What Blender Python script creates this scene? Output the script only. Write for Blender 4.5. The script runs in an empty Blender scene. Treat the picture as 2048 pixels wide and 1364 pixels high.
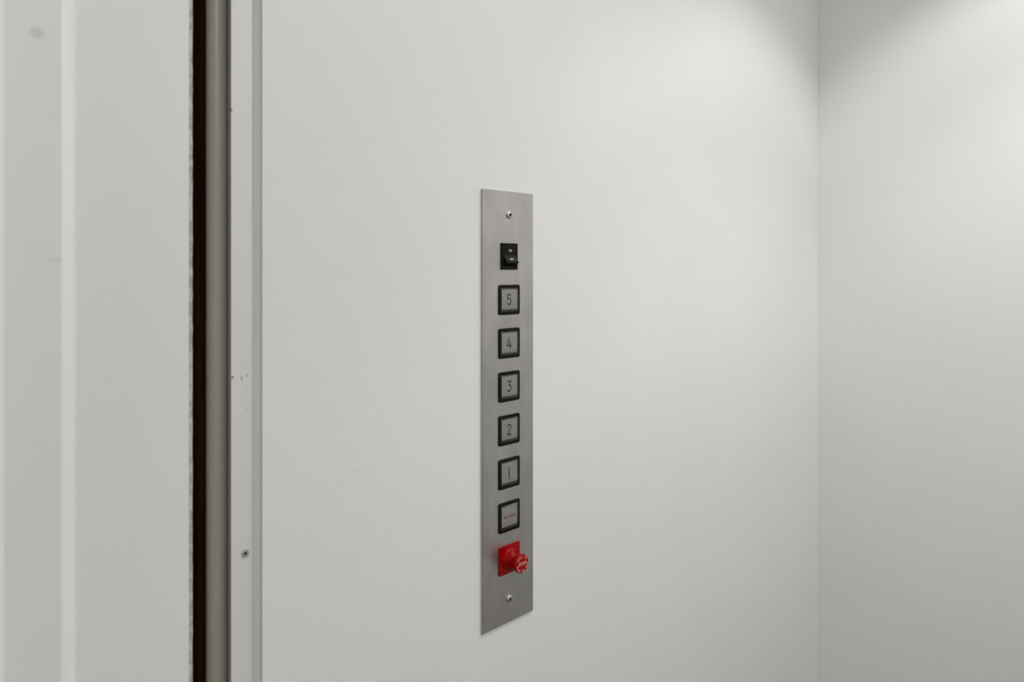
import bpy, bmesh, math, random
from mathutils import Vector, Matrix

# ------------------------------------------------------------------ camera, world, lights, exposure
S = bpy.context.scene
COL = S.collection
EYE = 1.35                       # eye level above the cab floor (m)
TH = math.radians(44.5)          # angle of the view to the normal of the button wall

CAMD = 0.6518                    # camera to the button wall
cam_d = bpy.data.cameras.new('camera')
cam = bpy.data.objects.new('camera', cam_d)
COL.objects.link(cam)
cam.location = (0.0, -CAMD, EYE)
cam.rotation_euler = (math.radians(90), 0, -TH)
cam_d.sensor_width = 36.0
cam_d.lens = 1420 / 2048 * 36
cam_d.shift_y = -142 / 2048
cam_d.clip_start = 0.02
cam_d.dof.use_dof = True
cam_d.dof.focus_distance = 0.90
cam_d.dof.aperture_fstop = 4.8
S.camera = cam

W = bpy.data.worlds.new('world')
S.world = W
W.use_nodes = True
W.node_tree.nodes['Background'].inputs[0].default_value = (0.8, 0.8, 0.78, 1)
W.node_tree.nodes['Background'].inputs[1].default_value = 0.1

CEIL = EYE + 0.93
CAN = 0.08                       # height of the surface mounted downlights
# two downlights in black baffles near the back wall plus unseen flat lamps added as fill over cab and landing
LIGHTS = [(1.25, -0.46, 2.7), (1.20, -0.86, 4.1)]
FILL = [('cab_light', 0.70, -0.62, 3.7, 0.06), ('landing_fill', -0.30, -1.30, 9.4, 0.30)]
for x, y, p in LIGHTS:
    L = bpy.data.lights.new('cab_light', 'AREA')
    L.shape = 'DISK'; L.size = 0.030; L.energy = p
    L.color = (1.0, 0.997, 0.985)
    o = bpy.data.objects.new('cab_light', L)
    o.location = (x, y, CEIL - 0.016)
    COL.objects.link(o)
for nm, x, y, p, sz in FILL:
    L = bpy.data.lights.new(nm, 'AREA')
    L.shape = 'DISK'; L.size = sz; L.energy = p
    L.color = (1.0, 0.997, 0.985)
    o = bpy.data.objects.new(nm, L)
    o.location = (x, y, CEIL - 0.03)
    COL.objects.link(o)

S.view_settings.view_transform = 'Standard'
S.view_settings.look = 'None'
S.view_settings.gamma = 1.0
S.view_settings.use_curve_mapping = False
S.view_settings.exposure = 0.0
S.cycles.max_bounces = 12
S.cycles.diffuse_bounces = 8
S.cycles.transparent_max_bounces = 12

# ------------------------------------------------------------------ materials
def mat(name, col, rough=0.5, metal=0.0, spec=0.5):
    m = bpy.data.materials.new(name)
    m.use_nodes = True
    b = m.node_tree.nodes['Principled BSDF']
    b.inputs['Base Color'].default_value = (*col, 1)
    b.inputs['Roughness'].default_value = rough
    b.inputs['Metallic'].default_value = metal
    b.inputs['Specular IOR Level'].default_value = spec
    return m

def nd(m, t, **kw):
    n = m.node_tree.nodes.new(t)
    for k, v in kw.items():
        setattr(n, k, v)
    return n

def lk(m, a, b):
    m.node_tree.links.new(a, b)

def noise(m, scale_vec, scale=1.0, detail=3.0, rough=0.5):
    tc = nd(m, 'ShaderNodeTexCoord')
    mp = nd(m, 'ShaderNodeMapping')
    mp.inputs['Scale'].default_value = scale_vec
    n = nd(m, 'ShaderNodeTexNoise')
    n.inputs['Scale'].default_value = scale
    n.inputs['Detail'].default_value = detail
    n.inputs['Roughness'].default_value = rough
    lk(m, tc.outputs['Object'], mp.inputs['Vector'])
    lk(m, mp.outputs['Vector'], n.inputs['Vector'])
    return n

def add_bump(m, n, strength, dist):
    b = nd(m, 'ShaderNodeBump')
    b.inputs['Strength'].default_value = strength
    b.inputs['Distance'].default_value = dist
    lk(m, n.outputs['Fac'], b.inputs['Height'])
    lk(m, b.outputs['Normal'], m.node_tree.nodes['Principled BSDF'].inputs['Normal'])

def mottle(m, n, c0, c1, lo=0.35, hi=0.65):
    r = nd(m, 'ShaderNodeValToRGB')
    r.color_ramp.elements[0].position = lo
    r.color_ramp.elements[0].color = (*c0, 1)
    r.color_ramp.elements[1].position = hi
    r.color_ramp.elements[1].color = (*c1, 1)
    lk(m, n.outputs['Fac'], r.inputs['Fac'])
    lk(m, r.outputs['Color'], m.node_tree.nodes['Principled BSDF'].inputs['Base Color'])
    return r

def specks(m, marks):
    """small stains: (centre, radii xyz, colour, strength) in object coordinates"""
    bs = m.node_tree.nodes['Principled BSDF'].inputs['Base Color']
    src = bs.links[0].from_socket
    tc = nd(m, 'ShaderNodeTexCoord')
    for c, r, col, s in marks:
        sub = nd(m, 'ShaderNodeVectorMath', operation='SUBTRACT')
        sub.inputs[1].default_value = c
        lk(m, tc.outputs['Object'], sub.inputs[0])
        dv = nd(m, 'ShaderNodeVectorMath', operation='DIVIDE')
        dv.inputs[1].default_value = r
        lk(m, sub.outputs[0], dv.inputs[0])
        ln = nd(m, 'ShaderNodeVectorMath', operation='LENGTH')
        lk(m, dv.outputs[0], ln.inputs[0])
        mr = nd(m, 'ShaderNodeMapRange')
        mr.inputs['From Min'].default_value = 0.4
        mr.inputs['From Max'].default_value = 1.0
        mr.inputs['To Min'].default_value = s
        mr.inputs['To Max'].default_value = 0.0
        lk(m, ln.outputs['Value'], mr.inputs['Value'])
        mx = nd(m, 'ShaderNodeMixRGB')
        lk(m, mr.outputs[0], mx.inputs['Fac'])
        lk(m, src, mx.inputs[1])
        mx.inputs[2].default_value = (*col, 1)
        src = mx.outputs[0]
    lk(m, src, bs)

M_wall = mat('white_laminate', (0.83, 0.83, 0.815), 0.5, spec=0.35)
mottle(M_wall, noise(M_wall, (3, 3, 3), 1.5, 4), (0.818, 0.816, 0.808), (0.838, 0.836, 0.828))
add_bump(M_wall, noise(M_wall, (115, 115, 330), 1.0, 3, 0.55), 0.26, 0.0006)
M_paint = mat('landing_paint', (0.72, 0.72, 0.70), 0.6)
add_bump(M_paint, noise(M_paint, (90, 90, 90)), 0.1, 0.001)
M_trimw = mat('white_trim_paint', (0.78, 0.785, 0.765), 0.45, spec=0.35)
mottle(M_trimw, noise(M_trimw, (20, 20, 4), 1, 3), (0.775, 0.78, 0.765), (0.79, 0.795, 0.78))
M_door = mat('white_door_vinyl', (0.70, 0.71, 0.685), 0.3, spec=0.45)
mottle(M_door, noise(M_door, (6, 6, 3), 1, 4), (0.78, 0.783, 0.773), (0.80, 0.803, 0.793))
M_nose = mat('brightened_edge_white', (0.92, 0.922, 0.915), 0.22, spec=0.8)  # whiter than the panels, so the light on their step faces is painted in
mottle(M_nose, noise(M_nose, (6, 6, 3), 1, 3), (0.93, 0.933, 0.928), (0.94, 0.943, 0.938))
M_raw = mat('raw_board_edge', (0.42, 0.38, 0.35), 0.8)
mottle(M_raw, noise(M_raw, (300, 300, 160), 1, 3), (0.40, 0.36, 0.335), (0.60, 0.565, 0.535), 0.42, 0.58)
add_bump(M_raw, noise(M_raw, (400, 400, 250), 1, 3), 0.6, 0.001)
M_beige = mat('beige_column_paint', (0.50, 0.455, 0.385), 0.35, spec=0.5)
mottle(M_beige, noise(M_beige, (30, 30, 3), 1, 3), (0.60, 0.55, 0.475), (0.62, 0.57, 0.495))
M_brown = mat('dark_brown_wood', (0.022, 0.008, 0.0015), 0.6, spec=0.15)
mottle(M_brown, noise(M_brown, (80, 80, 4), 1, 4), (0.035, 0.012, 0.002), (0.085, 0.036, 0.005))
M_ceil = mat('ceiling_white', (0.83, 0.83, 0.82), 0.6)
add_bump(M_ceil, noise(M_ceil, (120, 120, 120)), 0.1, 0.001)
M_floor = mat('floor_vinyl', (0.13, 0.115, 0.10), 0.5)
mottle(M_floor, noise(M_floor, (3, 40, 3), 1, 4), (0.15, 0.135, 0.12), (0.25, 0.23, 0.21))

M_steel = mat('brushed_steel', (0.55, 0.535, 0.505), 0.38, metal=1.0)
mottle(M_steel, noise(M_steel, (26, 26, 14), 1, 4, 0.6), (0.43, 0.42, 0.40), (0.56, 0.55, 0.525), 0.3, 0.7)
_n = noise(M_steel, (600, 600, 40), 1, 3)
_r = nd(M_steel, 'ShaderNodeMapRange')
_r.inputs['To Min'].default_value = 0.34; _r.inputs['To Max'].default_value = 0.46
lk(M_steel, _n.outputs['Fac'], _r.inputs['Value'])
lk(M_steel, _r.outputs[0], M_steel.node_tree.nodes['Principled BSDF'].inputs['Roughness'])
add_bump(M_steel, _n, 0.04, 0.0003)
M_screw = mat('zinc_screw', (0.62, 0.60, 0.57), 0.22, metal=1.0)
M_dull = mat('dull_screw', (0.50, 0.495, 0.48), 0.45, metal=0.6)
M_black = mat('black_plastic', (0.006, 0.0052, 0.0042), 0.42, spec=0.14)
add_bump(M_black, noise(M_black, (1500, 1500, 1500)), 0.1, 0.0002)
M_recess_shade = mat('painted_recess_shade', (0.006, 0.006, 0.005), 0.6, spec=0.2)  # stands in for the shade inside the screw recesses
M_insert = mat('milky_insert', (0.50, 0.485, 0.48), 0.55, spec=0.2)
mottle(M_insert, noise(M_insert, (60, 60, 60), 1, 2), (0.86, 0.84, 0.835), (0.90, 0.88, 0.87))
M_ink = mat('dark_grey_ink', (0.045, 0.04, 0.036), 0.7, spec=0.2)
M_redink = mat('red_ink', (0.55, 0.05, 0.03), 0.7, spec=0.2)
M_white = mat('white_print', (0.62, 0.61, 0.58), 0.6, spec=0.2)
M_pink = mat('worn_white_print', (0.72, 0.50, 0.48), 0.6, spec=0.2)
M_red = mat('red_plastic', (0.32, 0.0, 0.0), 0.2, spec=0.22)
_n = noise(M_red, (200, 200, 200)); add_bump(M_red, _n, 0.05, 0.0003)
M_lampw = mat('lamp_white', (0.8, 0.8, 0.78), 0.5)
M_can = mat('lamp_black_baffle', (0.02, 0.02, 0.02), 0.7)
M_lens = mat('lamp_lens', (0.8, 0.8, 0.78), 0.5)
M_lens.node_tree.nodes['Principled BSDF'].inputs['Emission Color'].default_value = (1, 0.98, 0.95, 1)
M_lens.node_tree.nodes['Principled BSDF'].inputs['Emission Strength'].default_value = 2.0

M_rim = mat('dark_refraction_rim', (0.035, 0.033, 0.03), 0.12, spec=0.9)  # dark colour painted in for refraction in the clear plastic bevel
M_cap = bpy.data.materials.new('clear_button_lens')
M_cap.use_nodes = True
_t = M_cap.node_tree; _t.nodes.remove(_t.nodes['Principled BSDF'])
_tr = _t.nodes.new('ShaderNodeBsdfTransparent'); _tr.inputs[0].default_value = (0.97, 0.97, 0.965, 1)
_gl = _t.nodes.new('ShaderNodeBsdfGlossy'); _gl.inputs['Roughness'].default_value = 0.08
_fr = _t.nodes.new('ShaderNodeFresnel'); _fr.inputs['IOR'].default_value = 1.7
_mx = _t.nodes.new('ShaderNodeMixShader')
_t.links.new(_fr.outputs[0], _mx.inputs[0]); _t.links.new(_tr.outputs[0], _mx.inputs[1])
_t.links.new(_gl.outputs[0], _mx.inputs[2]); _t.links.new(_mx.outputs[0], _t.nodes['Material Output'].inputs['Surface'])

# ------------------------------------------------------------------ helpers
def obj(name, bm, m, parent=None, kind=None, smooth=False, loc=(0, 0, 0), recalc=True):
    if recalc:
        bmesh.ops.recalc_face_normals(bm, faces=bm.faces)
    me = bpy.data.meshes.new(name)
    bm.to_mesh(me); bm.free()
    me.materials.append(m)
    if smooth:
        for p in me.polygons:
            p.use_smooth = True
        try:
            me.set_sharp_from_angle(angle=math.radians(35))
        except Exception:
            pass
    o = bpy.data.objects.new(name, me)
    o.location = loc
    COL.objects.link(o)
    if parent: o.parent = parent
    if kind: o['kind'] = kind
    return o

def empty(name, loc, parent=None):
    o = bpy.data.objects.new(name, None)
    o.empty_display_size = 0.05
    o.location = loc
    COL.objects.link(o)
    if parent: o.parent = parent
    return o

def box(bm, x0, x1, y0, y1, z0, z1, bevel=0.0, seg=2):
    r = bmesh.ops.create_cube(bm, size=1.0)
    vs = r['verts']
    bmesh.ops.scale(bm, vec=(x1 - x0, y1 - y0, z1 - z0), verts=vs)
    bmesh.ops.translate(bm, vec=((x0 + x1) / 2, (y0 + y1) / 2, (z0 + z1) / 2), verts=vs)
    if bevel > 0:
        es = list({e for v in vs for e in v.link_edges})
        bmesh.ops.bevel(bm, geom=es, offset=bevel, segments=seg, profile=0.5, affect='EDGES')
    return bm

def rr(hw, hh, r, y, n=6):
    """rounded rectangle loop in the wall plane; y is the distance out of the wall"""
    pts = []
    for cx, cz, a0 in ((1, 1, 0), (-1, 1, 90), (-1, -1, 180), (1, -1, 270)):
        for i in range(n + 1):
            a = math.radians(a0 + 90 * i / n)
            pts.append((cx * (hw - r) + r * math.cos(a), -y, cz * (hh - r) + r * math.sin(a)))
    return pts

def loft(bm, loops, cap_start=False, cap_end=True):
    rings = [[bm.verts.new(p) for p in lp] for lp in loops]
    n = len(rings[0])
    for a, b in zip(rings, rings[1:]):
        for i in range(n):
            j = (i + 1) % n
            bm.faces.new((a[i], a[j], b[j], b[i]))
    if cap_start: bm.faces.new(rings[0])
    if cap_end: bm.faces.new(rings[-1])
    return bm

def lathe(bm, prof, n=48, cap=True):
    """profile of (radius, distance out of the wall) about an axis that leaves the wall"""
    loops = [[(r * math.cos(2 * math.pi * i / n), -d, r * math.sin(2 * math.pi * i / n)) for i in range(n)] for r, d in prof]
    return loft(bm, loops, False, cap)

def extrude_plan(bm, pts, z0, z1, closed=True):
    a = [bm.verts.new((x, y, z0)) for x, y in pts]
    b = [bm.verts.new((x, y, z1)) for x, y in pts]
    n = len(pts)
    for i in range(n if closed else n - 1):
        j = (i + 1) % n
        bm.faces.new((a[i], a[j], b[j], b[i]))
    if closed:
        bm.faces.new(a); bm.faces.new(b)
    return bm

def smooth_line(pts, k=8):
    out = []
    n = len(pts)
    for i in range(n - 1):
        p0 = pts[max(i - 1, 0)]; p1 = pts[i]; p2 = pts[i + 1]; p3 = pts[min(i + 2, n - 1)]
        for s in range(k):
            t = s / k
            out.append(tuple(0.5 * (2 * p1[c] + (p2[c] - p0[c]) * t + (2 * p0[c] - 5 * p1[c] + 4 * p2[c] - p3[c]) * t * t
                                    + (3 * p1[c] - p0[c] - 3 * p2[c] + p3[c]) * t ** 3) for c in (0, 1)))
    out.append(pts[-1])
    return out

def ribbon(bm, pts, w, y):
    """flat printed stroke (mm) lying y mm out of the wall, with mitred joints and round ends"""
    n = len(pts); L = []; R = []
    for i in range(n):
        p = Vector(pts[i])
        d0 = (p - Vector(pts[i - 1])).normalized() if i > 0 else None
        d1 = (Vector(pts[i + 1]) - p).normalized() if i < n - 1 else None
        d = ((d0 or d1) + (d1 or d0)).normalized()
        nr = Vector((-d.y, d.x))
        ref = d0 or d1
        k = max(0.5, nr.dot(Vector((-ref.y, ref.x))))
        L.append(p + nr * (w / 2 / k)); R.append(p - nr * (w / 2 / k))
    mk = lambda v: bm.verts.new((v.x / 1000, -y / 1000, v.y / 1000))
    l = [mk(v) for v in L]; r = [mk(v) for v in R]
    for i in range(n - 1):
        bm.faces.new((l[i], l[i + 1], r[i + 1], r[i]))
    for p in (pts[0], pts[-1]):
        bm.faces.new([mk(Vector((p[0] + w / 2 * math.cos(a * math.pi / 6), p[1] + w / 2 * math.sin(a * math.pi / 6)))) for a in range(12)])

def text_bm(bm, s, height, matrix, stretch=1.0, weight=0.0):
    """letters as flat mesh: centred text, capital height in m, x right / y up, then matrix"""
    cu = bpy.data.curves.new('t', 'FONT')
    cu.body = s; cu.align_x = 'CENTER'; cu.size = 1.0; cu.offset = weight; cu.resolution_u = 3
    o = bpy.data.objects.new('t', cu)
    COL.objects.link(o)
    dg = bpy.context.evaluated_depsgraph_get(); dg.update()
    me = bpy.data.meshes.new_from_object(o.evaluated_get(dg))
    bpy.data.objects.remove(o); bpy.data.curves.remove(cu)
    if not me.vertices: return
    ys = [v.co.y for v in me.vertices]
    k = height / 0.73
    mid = 0.365
    for v in me.vertices:
        v.co = matrix @ Vector((v.co.x * k * stretch, (v.co.y - mid) * k, 0))
    bm.from_mesh(me)
    bpy.data.meshes.remove(me)

# text plane (x right, y up, z out) -> wall plane (x right, z up, -y out)
TOWALL = Matrix(((1, 0, 0, 0), (0, 0, -1, 0), (0, 1, 0, 0), (0, 0, 0, 1)))

def boolean_cut(bm, cutters):
    def tmp(b):
        me = bpy.data.meshes.new('b'); b.to_mesh(me); b.free()
        o = bpy.data.objects.new('b', me); COL.objects.link(o); return o
    bmesh.ops.recalc_face_normals(bm, faces=bm.faces)
    a = tmp(bm); cs = []
    for c in cutters:
        bmesh.ops.recalc_face_normals(c, faces=c.faces)
        k = tmp(c); cs.append(k)
        md = a.modifiers.new('m', 'BOOLEAN'); md.operation = 'DIFFERENCE'; md.object = k; md.solver = 'EXACT'
    dg = bpy.context.evaluated_depsgraph_get(); dg.update()
    me = bpy.data.meshes.new_from_object(a.evaluated_get(dg))
    out = bmesh.new(); out.from_mesh(me)
    for o in [a] + cs:
        bpy.data.objects.remove(o)
    return out

# ------------------------------------------------------------------ the cab shell
XB = 1.6085                 # back wall
WY = 0.003                  # button wall (the face of the steel plate is y = 0)
XE = 0.3072                 # front end of the button wall
YR = -1.10                  # wall opposite the buttons

bm = bmesh.new()
extrude_plan(bm, [(XE, WY), (XB + 0.02, WY), (XB + 0.02, WY + 0.0300), (XE + 0.03, WY + 0.0300), (XE + 0.03, WY + 0.0095),
                  (0.30266, WY + 0.0095), (0.30284, WY + 0.0088), (0.30571, WY + 0.0058), (XE - 0.0001, WY + 0.0056), (XE - 0.0001, WY + 0.0004)], 0, CEIL)
wall_l = obj('wall_left', bm, M_wall, kind='structure')
specks(M_wall, [((1.2225, WY, EYE - 0.3555), (0.0011, 0.02, 0.0022), (0.30, 0.20, 0.17), 0.9),
                ((0.412, WY, EYE - 0.215), (0.012, 0.02, 0.004), (0.7, 0.7, 0.685), 0.2)])
bm = bmesh.new(); box(bm, XB, XB + 0.02, YR, WY - 0.0002, 0, CEIL)
obj('wall_back', bm, M_wall, kind='structure')
bm = bmesh.new(); box(bm, 0.30, XB + 0.02, YR - 0.02, YR, 0, CEIL)
obj('wall_right', bm, M_wall, kind='structure')
bm = bmesh.new(); box(bm, -1.7, XB + 0.02, -2.0, 0.3, CEIL, CEIL + 0.03)
obj('ceiling', bm, M_ceil, kind='structure')
bm = bmesh.new(); box(bm, -1.7, XB + 0.02, -2.0, 0.3, -0.03, 0)
obj('floor', bm, M_floor, kind='structure')

# landing in front of the cab (behind the camera)
bm = bmesh.new()
box(bm, 0.22, 0.28, -2.0, -1.10, 0, CEIL)
box(bm, 0.22, 0.28, -1.10, 0.2, 2.10, CEIL)
obj('wall_front', bm, M_paint, kind='structure')
bm = bmesh.new(); box(bm, -1.7, 0.05, 0.03, 0.06, 0, CEIL)
obj('wall_landing_left', bm, M_paint, kind='structure')
bm = bmesh.new(); box(bm, -1.7, 0.3, -2.03, -2.0, 0, CEIL)
obj('wall_landing_right', bm, M_paint, kind='structure')
bm = bmesh.new(); box(bm, -1.73, -1.7, -2.0, 0.06, 0, CEIL)
obj('wall_landing_back', bm, M_paint, kind='structure')

# dark wooden shaft lining seen through the gap beside the door leaf
bm = bmesh.new()
box(bm, 0.05, 0.60, 0.13, 0.15, 0, CEIL)
box(bm, 0.05, 0.07, 0.03, 0.13, 0, CEIL)
box(bm, 0.40, 0.42, 0.02, 0.13, 0, CEIL)
obj('wall_shaft', bm, M_brown, kind='structure')

# white post at the end of the button wall, with its screw and nail marks
PY = WY + 0.0097
PX0, PX1 = 0.2809, 0.334
bm = bmesh.new()
box(bm, PX0, PX1, PY, PY + 0.0034, 0, 2.10, 0.0010, 2)
post = obj('trim_1', bm, M_trimw, kind='structure', smooth=True)
def on_post(px, py):
    xp = (px - 1024) / 1420
    dx, dy = math.sin(TH) + xp * math.cos(TH), math.cos(TH) - xp * math.sin(TH)
    t = (PY + CAMD) / dy
    return (dx * t, PY, EYE + (540 - py) / 1420 * t)
specks(M_trimw, [(on_post(465, 755), (0.0016, 0.01, 0.0021), (0.22, 0.20, 0.18), 0.9),
                 (on_post(483, 756), (0.0007, 0.01, 0.0028), (0.20, 0.18, 0.17), 0.9),
                 (on_post(495.2, 751.5), (0.0013, 0.01, 0.0013), (0.30, 0.28, 0.26), 0.8),
                 (on_post(494, 780), (0.0012, 0.01, 0.0010), (0.42, 0.41, 0.39), 0.6),
                 (on_post(494, 817), (0.0012, 0.01, 0.0012), (0.42, 0.41, 0.39), 0.7),
                 (on_post(481, 852), (0.0010, 0.01, 0.0010), (0.42, 0.41, 0.39), 0.7),
                 (on_post(463, 220), (0.0012, 0.01, 0.0024), (0.30, 0.22, 0.20), 0.8)])

def cross_cutter(arm, width, d0, d1, rot):
    out = []
    for a in (rot, rot + 90):
        b = bmesh.new()
        box(b, -arm / 2, arm / 2, -d1, -d0, -width / 2, width / 2)
        # taper towards the bottom of the recess
        for v in b.verts:
            if v.co.y > -(d0 + d1) / 2: v.co.x *= 0.55
        bmesh.ops.rotate(b, cent=(0, 0, 0), matrix=Matrix.Rotation(math.radians(a), 3, 'Y'), verts=b.verts)
        out.append(b)
    return out

def make_screw(name, parent, loc, R, h, rot, m, dome):
    b = bmesh.new()
    if dome:
        prof = [(R, 0.0), (R, 0.0004)] + [(R * math.cos(math.radians(a)), 0.0004 + (h - 0.0004) * math.sin(math.radians(a))) for a in (15, 30, 45, 60, 75, 84)]
    else:
        prof = [(R, 0.0), (R * 0.97, h * 0.6), (R * 0.90, h), (R * 0.5, h * 1.05)]
    lathe(b, prof, 32)
    bmesh.ops.holes_fill(b, edges=[e for e in b.edges if e.is_boundary], sides=0)
    b = boolean_cut(b, cross_cutter(R * 1.25, R * 0.36, h - min(0.0018, h * 0.8), h + 0.002, rot))
    s = obj(name, b, m, parent, smooth=True, loc=loc, recalc=False)
    # black plate that paints the shade at the bottom of the cross recess
    c = bmesh.new()
    for a in (rot, rot + 90):
        g = bmesh.new(); d = h - min(0.0017, h * 0.78)
        box(g, -R * 0.60, R * 0.60, -d, -d + 0.0003, -R * 0.175, R * 0.175)
        bmesh.ops.rotate(g, cent=(0, 0, 0), matrix=Matrix.Rotation(math.radians(a), 3, 'Y'), verts=g.verts)
        me = bpy.data.meshes.new('g'); g.to_mesh(me); g.free(); c.from_mesh(me); bpy.data.meshes.remove(me)
    obj('recess', c, M_recess_shade, s)
    return s
sx, sy, sz = on_post(490.5, 1107)
make_screw('screw', post, (sx, PY, sz), 0.0040, 0.0007, 35, M_dull, False)

# rounded beige column behind the post
bm = bmesh.new()
cx, cy, R = 0.2808, 0.046, 0.0098
pts = []
for i in range(33):                         # rounded nose, then a flat return running back behind the post
    a = math.radians(100 + 250 * i / 32)
    pts.append((cx + R * math.cos(a), cy + R * math.sin(a)))
pts += [(cx + R + 0.002, cy + 0.002), (cx + R + 0.028, cy + 0.003), (cx + R + 0.028, cy + 0.012)]
extrude_plan(bm, pts, 0, CEIL)
obj('trim_2', bm, M_beige, kind='structure', smooth=True)

# ------------------------------------------------------------------ white folding door leaf in the foreground
door = empty('door_1', (0, 0, 0)); door['kind'] = 'structure'
CAMXY = Vector((0.0, -CAMD))
def ray(px):
    xp = (px - 1024) / 1420
    return Vector((math.sin(TH) + xp * math.cos(TH), math.cos(TH) - xp * math.sin(TH)))
END = CAMXY + ray(386) * 0.62              # free edge of the leaf
ANG = math.radians(10)
DIR = Vector((math.cos(ANG), math.sin(ANG)))
NRM = Vector((math.sin(ANG), -math.cos(ANG)))   # out of the leaf, towards the viewer
def on_leaf(px, h=0.0):                     # distance back from the free edge along the layer h of the leaf
    d = ray(px)
    a = END + NRM * h - CAMXY
    # a - s*DIR parallel to d
    return (a.x * d.y - a.y * d.x) / (DIR.x * d.y - DIR.y * d.x)
def leafpt(s, h=0.0):
    return END - DIR * s + NRM * h
Z0, Z1 = 0.012, 2.09
T = 0.012
def leaf_panel(prof, h0):
    """one vertical panel of the leaf: profile of (distance back from the free edge, height of relief) over the layer h0"""
    b = bmesh.new()
    front = [leafpt(s, h0 + h) for s, h in prof]
    back = [leafpt(prof[-1][0], h0 - T), leafpt(prof[0][0], h0 - T)]
    extrude_plan(b, [tuple(p) for p in front + back], Z0, Z1)
    return obj('door_panel', b, M_door, door, smooth=True)
def nose(s_foot, h, run, n=8):
    """rounded leading edge: leaves the panel below at s_foot, slants back and rolls onto the panel face"""
    pts = [(s_foot, -h), (s_foot + run * 0.62, -h * 0.34)]
    c0 = Vector(pts[-1]); c1 = Vector((s_foot + run * 0.95, -0.0002)); c2 = Vector((s_foot + run * 1.9, 0.0))
    for i in range(1, n + 1):
        t = i / n
        p = c0 * (1 - t) ** 2 + c1 * (2 * t * (1 - t)) + c2 * t * t
        pts.append((p.x, p.y))
    return pts
STEP, RUN = 0.0048, 0.0062
s386, s270, s150 = (on_leaf(v) for v in (386, 270, 151.5))
s85, s8 = (on_leaf(v, STEP) for v in (85, 9))
leaf_panel([(0.0012, 0), (s270 - 0.010, 0.0010), (s270, 0.0), (s150 + 0.012, 0.0005)], 0.0)
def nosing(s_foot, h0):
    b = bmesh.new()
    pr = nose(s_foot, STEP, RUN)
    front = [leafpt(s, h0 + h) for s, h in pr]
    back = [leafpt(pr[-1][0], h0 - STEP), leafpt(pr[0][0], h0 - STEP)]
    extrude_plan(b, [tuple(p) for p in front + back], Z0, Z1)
    o = obj('brightened_edge', b, M_nose, door, smooth=True)
    o['label'] = 'glossy white door panel edge with its lit brightness put into the colour'
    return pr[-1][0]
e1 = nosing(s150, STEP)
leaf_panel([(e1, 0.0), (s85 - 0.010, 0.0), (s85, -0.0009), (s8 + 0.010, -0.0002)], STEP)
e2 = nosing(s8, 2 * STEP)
leaf_panel([(e2, 0.0), (e2 + 0.04, 0.0), (e2 + 0.08, -0.0004)], 2 * STEP)
b = bmesh.new()
N = 260
rnd = random.Random(4)
# frayed free edge of the leaf, slightly uneven along its height
prev = None
for i in range(N + 1):
    z = Z0 + (Z1 - Z0) * i / N
    j = rnd.uniform(-0.0002, 0.0002)
    ring = [leafpt(0.0036 + j * .4, 0.0003), leafpt(0.0006 + j, 0.0002), leafpt(-0.0002 + j, -0.0010), leafpt(-0.0002, -T), leafpt(0.0036, -T)]
    ring = [b.verts.new((p.x, p.y, z)) for p in ring]
    if prev:
        for k in range(5):
            q = (k + 1) % 5
            b.faces.new((prev[k], prev[q], ring[q], ring[k]))
    else:
        b.faces.new(ring)
    prev = ring
b.faces.new(prev)
e = obj('edge_strip', b, M_raw, door)
e['label'] = 'frayed warm grey board edge of the white door leaf'
p75 = leafpt(on_leaf(75, STEP), STEP); t75 = (p75 - CAMXY).x / ray(75).x
p110 = leafpt(on_leaf(110, STEP), STEP); t110 = (p110 - CAMXY).x / ray(110).x
specks(M_door, [((p75.x, p75.y, EYE + (540 - 65) / 1420 * t75), (0.0062, 0.02, 0.0058), (0.60, 0.605, 0.56), 0.8),
                ((p110.x, p110.y, EYE + (540 - 520) / 1420 * t110), (0.008, 0.02, 0.003), (0.68, 0.68, 0.66), 0.6)])

# ------------------------------------------------------------------ elevator control panel
PCX = 0.6347
panel = empty('elevator_control_panel', (PCX, 0.0, EYE - 0.4512))
panel['label'] = 'tall brushed steel elevator control panel with numbered buttons on the white wall'
panel['category'] = 'control panel'
BASE = Vector((PCX, 0.0, EYE - 0.4512))
def at(u, h):          # u mm right of the panel's centre line, h mm above eye level -> local to the panel
    return (u / 1000, 0.0, (EYE + h / 1000) - BASE.z)

# faceplate
b = bmesh.new()
HW, HH = 0.0453, 0.27595
loft(b, [rr(HW, HH, 0.0006, -0.003, 2), rr(HW, HH, 0.0006, -0.0005, 2), rr(HW - 0.0005, HH - 0.0005, 0.0005, 0.0, 2)])
obj('faceplate', b, M_steel, panel, loc=at(0, 100.7 - 275.95), smooth=False)

make_screw('screw', panel, at(0.5, 70.6), 0.0049, 0.0030, 28, M_screw, True)
make_screw('screw', panel, at(0.5, -421.0), 0.0049, 0.0030, 62, M_screw, True)

# on/off rocker switch
sw_b = bmesh.new()
ow, oh, iw, ih = 0.01435, 0.0169, 0.0109, 0.0133
loft(sw_b, [rr(ow, oh, 0.0006, 0, 3), rr(ow, oh, 0.0006, 0.0016, 3), rr(ow - 0.0006, oh - 0.0006, 0.0005, 0.0022, 3),
            rr(iw + 0.0003, ih + 0.0003, 0.0005, 0.0022, 3), rr(iw, ih, 0.0005, 0.0019, 3), rr(iw, ih, 0.0005, 0.0002, 3)])
switch = obj('rocker_switch', sw_b, M_black, panel, loc=at(0.3, 17.3))
switch['label'] = 'black rocker switch marked ON and OFF'
rk = bmesh.new()
prof = [(12.9, 0.3), (12.9, 2.0), (12.4, 2.35), (2.4, 1.7), (1.2, 1.9), (0.2, 2.5), (-6.0, 6.5), (-6.9, 7.2), (-7.6, 7.3), (-8.3, 6.9), (-9.3, 5.4), (-12.0, 0.8), (-12.0, 0.3)]
hw = 0.0106
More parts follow.
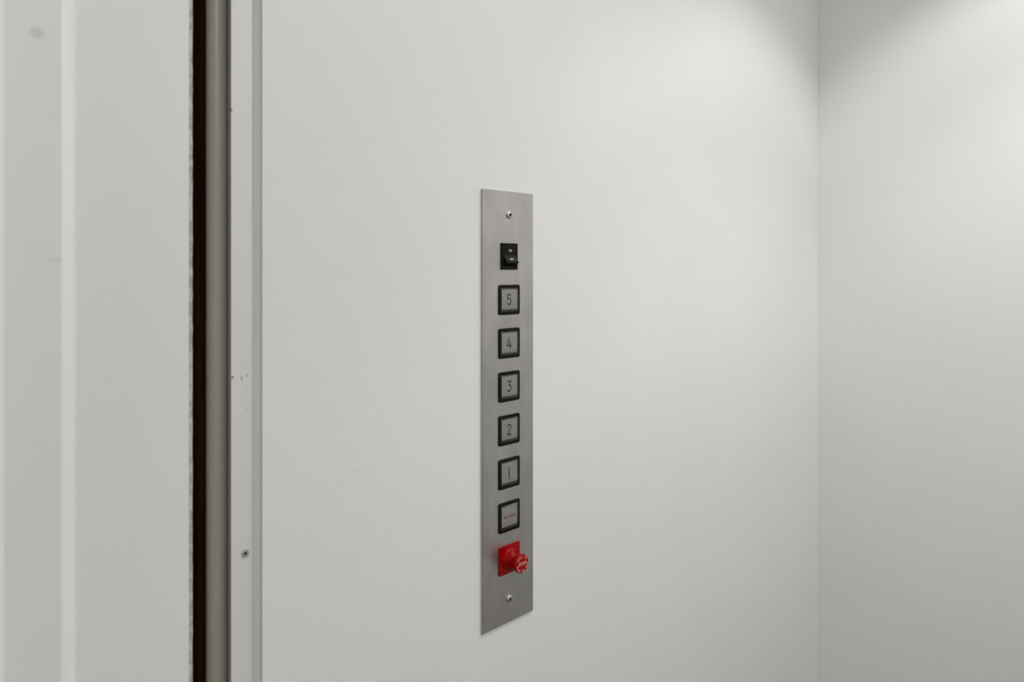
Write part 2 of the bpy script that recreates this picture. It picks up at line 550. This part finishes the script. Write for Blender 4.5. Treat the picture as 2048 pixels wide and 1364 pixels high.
A = [rk.verts.new((-hw, -d / 1000, z / 1000)) for z, d in prof]
B = [rk.verts.new((hw, -d / 1000, z / 1000)) for z, d in prof]
for i in range(len(prof)):
    j = (i + 1) % len(prof)
    rk.faces.new((A[i], A[j], B[j], B[i]))
rk.faces.new(A); rk.faces.new(B)
obj('rocker', rk, M_black, switch)
lt = bmesh.new()
sl = math.atan2(0.65, 10)
text_bm(lt, 'ON', 0.0034, Matrix.Translation((0.0004, -0.00222, 0.0076)) @ Matrix.Rotation(sl, 4, 'X') @ TOWALL, 0.82, 0.015)
sl = math.atan2(4.0, 6.2)
text_bm(lt, 'OFF', 0.0031, Matrix.Translation((0.0004, -0.00490, -0.0034)) @ Matrix.Rotation(-sl, 4, 'X') @ TOWALL, 0.95, 0.015)
obj('lettering', lt, M_white, switch, recalc=False)

# push buttons
DIG = {
    '5': [(0, [(3.0, 6.7), (-2.8, 6.7), (-2.9, 0.9)]),
          (1, [(-2.9, 0.9), (-2.1, 1.7), (-0.3, 2.0), (2.0, 0.9), (3.2, -1.9), (2.2, -5.2), (0, -6.7), (-2.1, -6.0), (-3.1, -4.3)])],
    '4': [(0, [(0.2, 7.0), (-3.9, -3.6), (4.0, -3.6)]), (0, [(1.7, 1.6), (1.7, -7.0)])],
    '3': [(0, [(-3.0, 6.8), (3.1, 6.8), (-0.5, 1.5)]),
          (1, [(-0.5, 1.5), (1.4, 1.3), (3.0, -0.3), (3.4, -2.7), (2.4, -5.6), (0, -6.8), (-2.3, -6.1), (-3.3, -4.3)])],
    '2': [(1, [(-3.0, 3.6), (-2.4, 5.7), (0, 6.8), (2.3, 5.8), (3.1, 3.8), (2.2, 1.2), (-1.2, -4.0), (-3.0, -6.7)]), (0, [(-3.0, -6.7), (3.3, -6.7)])],
    '1': [(0, [(0, 7.0), (0, -7.0)])],
}
def bezel_bm():
    b = bmesh.new(); h = 0.0186
    loft(b, [rr(h, 0.0191, 0.0026, 0), rr(h, 0.0191, 0.0026, 0.0011), rr(h - 0.0004, 0.0187, 0.0024, 0.0015), rr(0.0158, 0.0157, 0.0016, 0.0015),
             rr(0.0156, 0.0155, 0.0014, 0.0013), rr(0.0156, 0.0155, 0.0014, 0.0002)])
    return b
def up(lp, dz):
    return [(x, y, z + dz) for x, y, z in lp]
def lens_bm():
    b = bmesh.new()
    loft(b, [rr(0.0154, 0.0152, 0.0016, 0.0006), rr(0.0154, 0.0152, 0.0016, 0.0011), rr(0.0152, 0.0149, 0.0018, 0.0014), up(rr(0.0151, 0.0139, 0.0020, 0.0018), 0.0002),
             up(rr(0.0148, 0.0131, 0.0026, 0.0023), 0.0005), up(rr(0.0141, 0.0124, 0.0026, 0.00245), 0.0005)])
    for f in b.faces:                 # clear lens: the refracted darkness of its sloping rim is painted grey
        c = f.calc_center_median()
        f.material_index = 1 if -c.y < 0.0021 else 0
    return b
def insert_bm():
    b = bmesh.new()
    loft(b, [up(rr(0.0149, 0.0131, 0.0026, 0.0002), 0.0005), up(rr(0.0149, 0.0131, 0.0026, 0.0005), 0.0005)])
    return b
proto = None
for k, s in enumerate(['5', '4', '3', '2', '1', 'ALARM']):
    loc = at(0.3, -38.1 - 55.42 * k)
    if proto is None:
        btn = obj('push_button', bezel_bm(), M_black, panel, loc=loc, smooth=True)
        ins = obj('insert', insert_bm(), M_insert, btn)
        cap = obj('clear_lens', lens_bm(), M_cap, btn, smooth=True)
        cap.data.materials.append(M_rim)
        proto = (btn, ins, cap)
    else:
        btn = proto[0].copy(); COL.objects.link(btn); btn.location = loc
        for c in proto[1:]:
            d = c.copy(); COL.objects.link(d); d.parent = btn
    pr = bmesh.new()
    if s == 'ALARM':
        for k2, (du, dw) in enumerate(((-0.00013, 0), (0.00013, 0), (0, -0.00013), (0, 0.00013))):     # four passes make the strokes bold
            text_bm(pr, s, 0.0042, Matrix.Translation((0.0006 + du, -0.00055 - 0.000004 * k2, dw)) @ TOWALL, 1.1, 0.0)
        obj('lettering', pr, M_redink, btn, recalc=False)
        btn['label'] = 'black framed push button with a red ALARM insert'
    else:
        for sm, pts in DIG[s]:
            pts = [(u * 0.94, w * 0.94) for u, w in pts]
            ribbon(pr, smooth_line(pts) if sm else pts, 1.6, 0.56)
        obj('numeral', pr, M_ink, btn, recalc=False)
        btn['label'] = 'black framed push button with a white insert numbered ' + s

# red stop switch
rp = bmesh.new()
loft(rp, [rr(0.0186, 0.0184, 0.0024, 0), rr(0.0186, 0.0184, 0.0024, 0.0010), rr(0.0181, 0.0179, 0.0021, 0.0015)])
stop = obj('stop_switch', rp, M_red, panel, loc=at(0.4, -369.6), smooth=True)
stop['label'] = 'red square stop switch with a round red pull knob'
kb = bmesh.new()
KP = [(0.0140, 0.0012), (0.0140, 0.0020), (0.0134, 0.0030), (0.0122, 0.0045), (0.0112, 0.0062), (0.0106, 0.0085), (0.0103, 0.0120), (0.0104, 0.0155),
      (0.0108, 0.0178), (0.0115, 0.0195), (0.0119, 0.0209), (0.0120, 0.0222), (0.0118, 0.0233), (0.0112, 0.0239), (0.0098, 0.0241)]
lathe(kb, KP, 56)
knob = obj('knob', kb, M_red, stop, smooth=True)
tx = bmesh.new()
YT = -0.02418
text_bm(tx, 'STOP', 0.0046, Matrix.Translation((0, YT, 0.0003)) @ TOWALL, 0.92, 0.01)
def arc_text(s, radius, mid_deg, step_deg, size, inside):
    n = len(s)
    for i, ch in enumerate(s):
        if ch == ' ': continue
        if not inside:                      # along the top, read clockwise
            a = mid_deg - (i - (n - 1) / 2) * step_deg
            rot = a - 90
        else:                               # along the bottom, read anticlockwise
            a = mid_deg + (i - (n - 1) / 2) * step_deg
            rot = a + 90
        x, z = radius * math.cos(math.radians(a)), radius * math.sin(math.radians(a))
        text_bm(tx, ch, size, Matrix.Translation((x, YT, z)) @ Matrix.Rotation(-math.radians(rot), 4, 'Y') @ TOWALL, 0.9, 0.015)
arc_text('PULL TO', 0.0091, 92, 17.5, 0.0029, False)
arc_text('PUSH TO RUN', 0.0092, 272, 16.5, 0.0029, True)
obj('lettering', tx, M_pink, stop, recalc=False)

# ------------------------------------------------------------------ ceiling downlights and added fill lamps above the view
names = ['round white ceiling downlight of the cab, the one nearer the button wall',
         'round white ceiling downlight of the cab, the one farther from the button wall']
for i, (x, y, p) in enumerate(LIGHTS):
    d = empty('downlight', (x, y, CEIL))
    d['label'] = names[i]; d['category'] = 'lamp'; d['group'] = 'ceiling downlights of the cab'
    prof = [(0.072, 0.0), (0.076, 0.0), (0.076, CAN), (0.070, CAN + 0.001), (0.070, CAN - 0.004), (0.070, 0.010)]
    b = bmesh.new()
    n = 40
    loft(b, [[(r * math.cos(2 * math.pi * k / n), r * math.sin(2 * math.pi * k / n), -h) for k in range(n)] for r, h in prof], False, False)
    obj('housing', b, M_can, d, smooth=True)
    b = bmesh.new()
    loft(b, [[(r * math.cos(2 * math.pi * k / n), r * math.sin(2 * math.pi * k / n), -0.009) for k in range(n)] for r in (0.068, 0.03)], False, True)
    obj('lens', b, M_lens, d)
FL = ['round flat fill lamp added in the middle of the cab ceiling', 'round flat fill lamp added over the landing in front of the cab']
for (nm, x, y, p, sz), lab in zip(FILL, FL):
    d = empty('fill_lamp', (x, y, CEIL))
    d['label'] = lab; d['category'] = 'lamp'
    b = bmesh.new(); n = 40
    loft(b, [[(r * math.cos(2 * math.pi * k / n), r * math.sin(2 * math.pi * k / n), -h) for k in range(n)] for r, h in ((sz * .68, 0), (sz * .68, 0.02), (sz * .64, 0.025), (sz * .62, 0.012))], False, False)
    obj('rim', b, M_lampw, d, smooth=True)
    b = bmesh.new()
    loft(b, [[(r * math.cos(2 * math.pi * k / n), r * math.sin(2 * math.pi * k / n), -0.014) for k in range(n)] for r in (sz * .615, sz * .3)], False, True)
    obj('diffuser', b, M_lens, d)
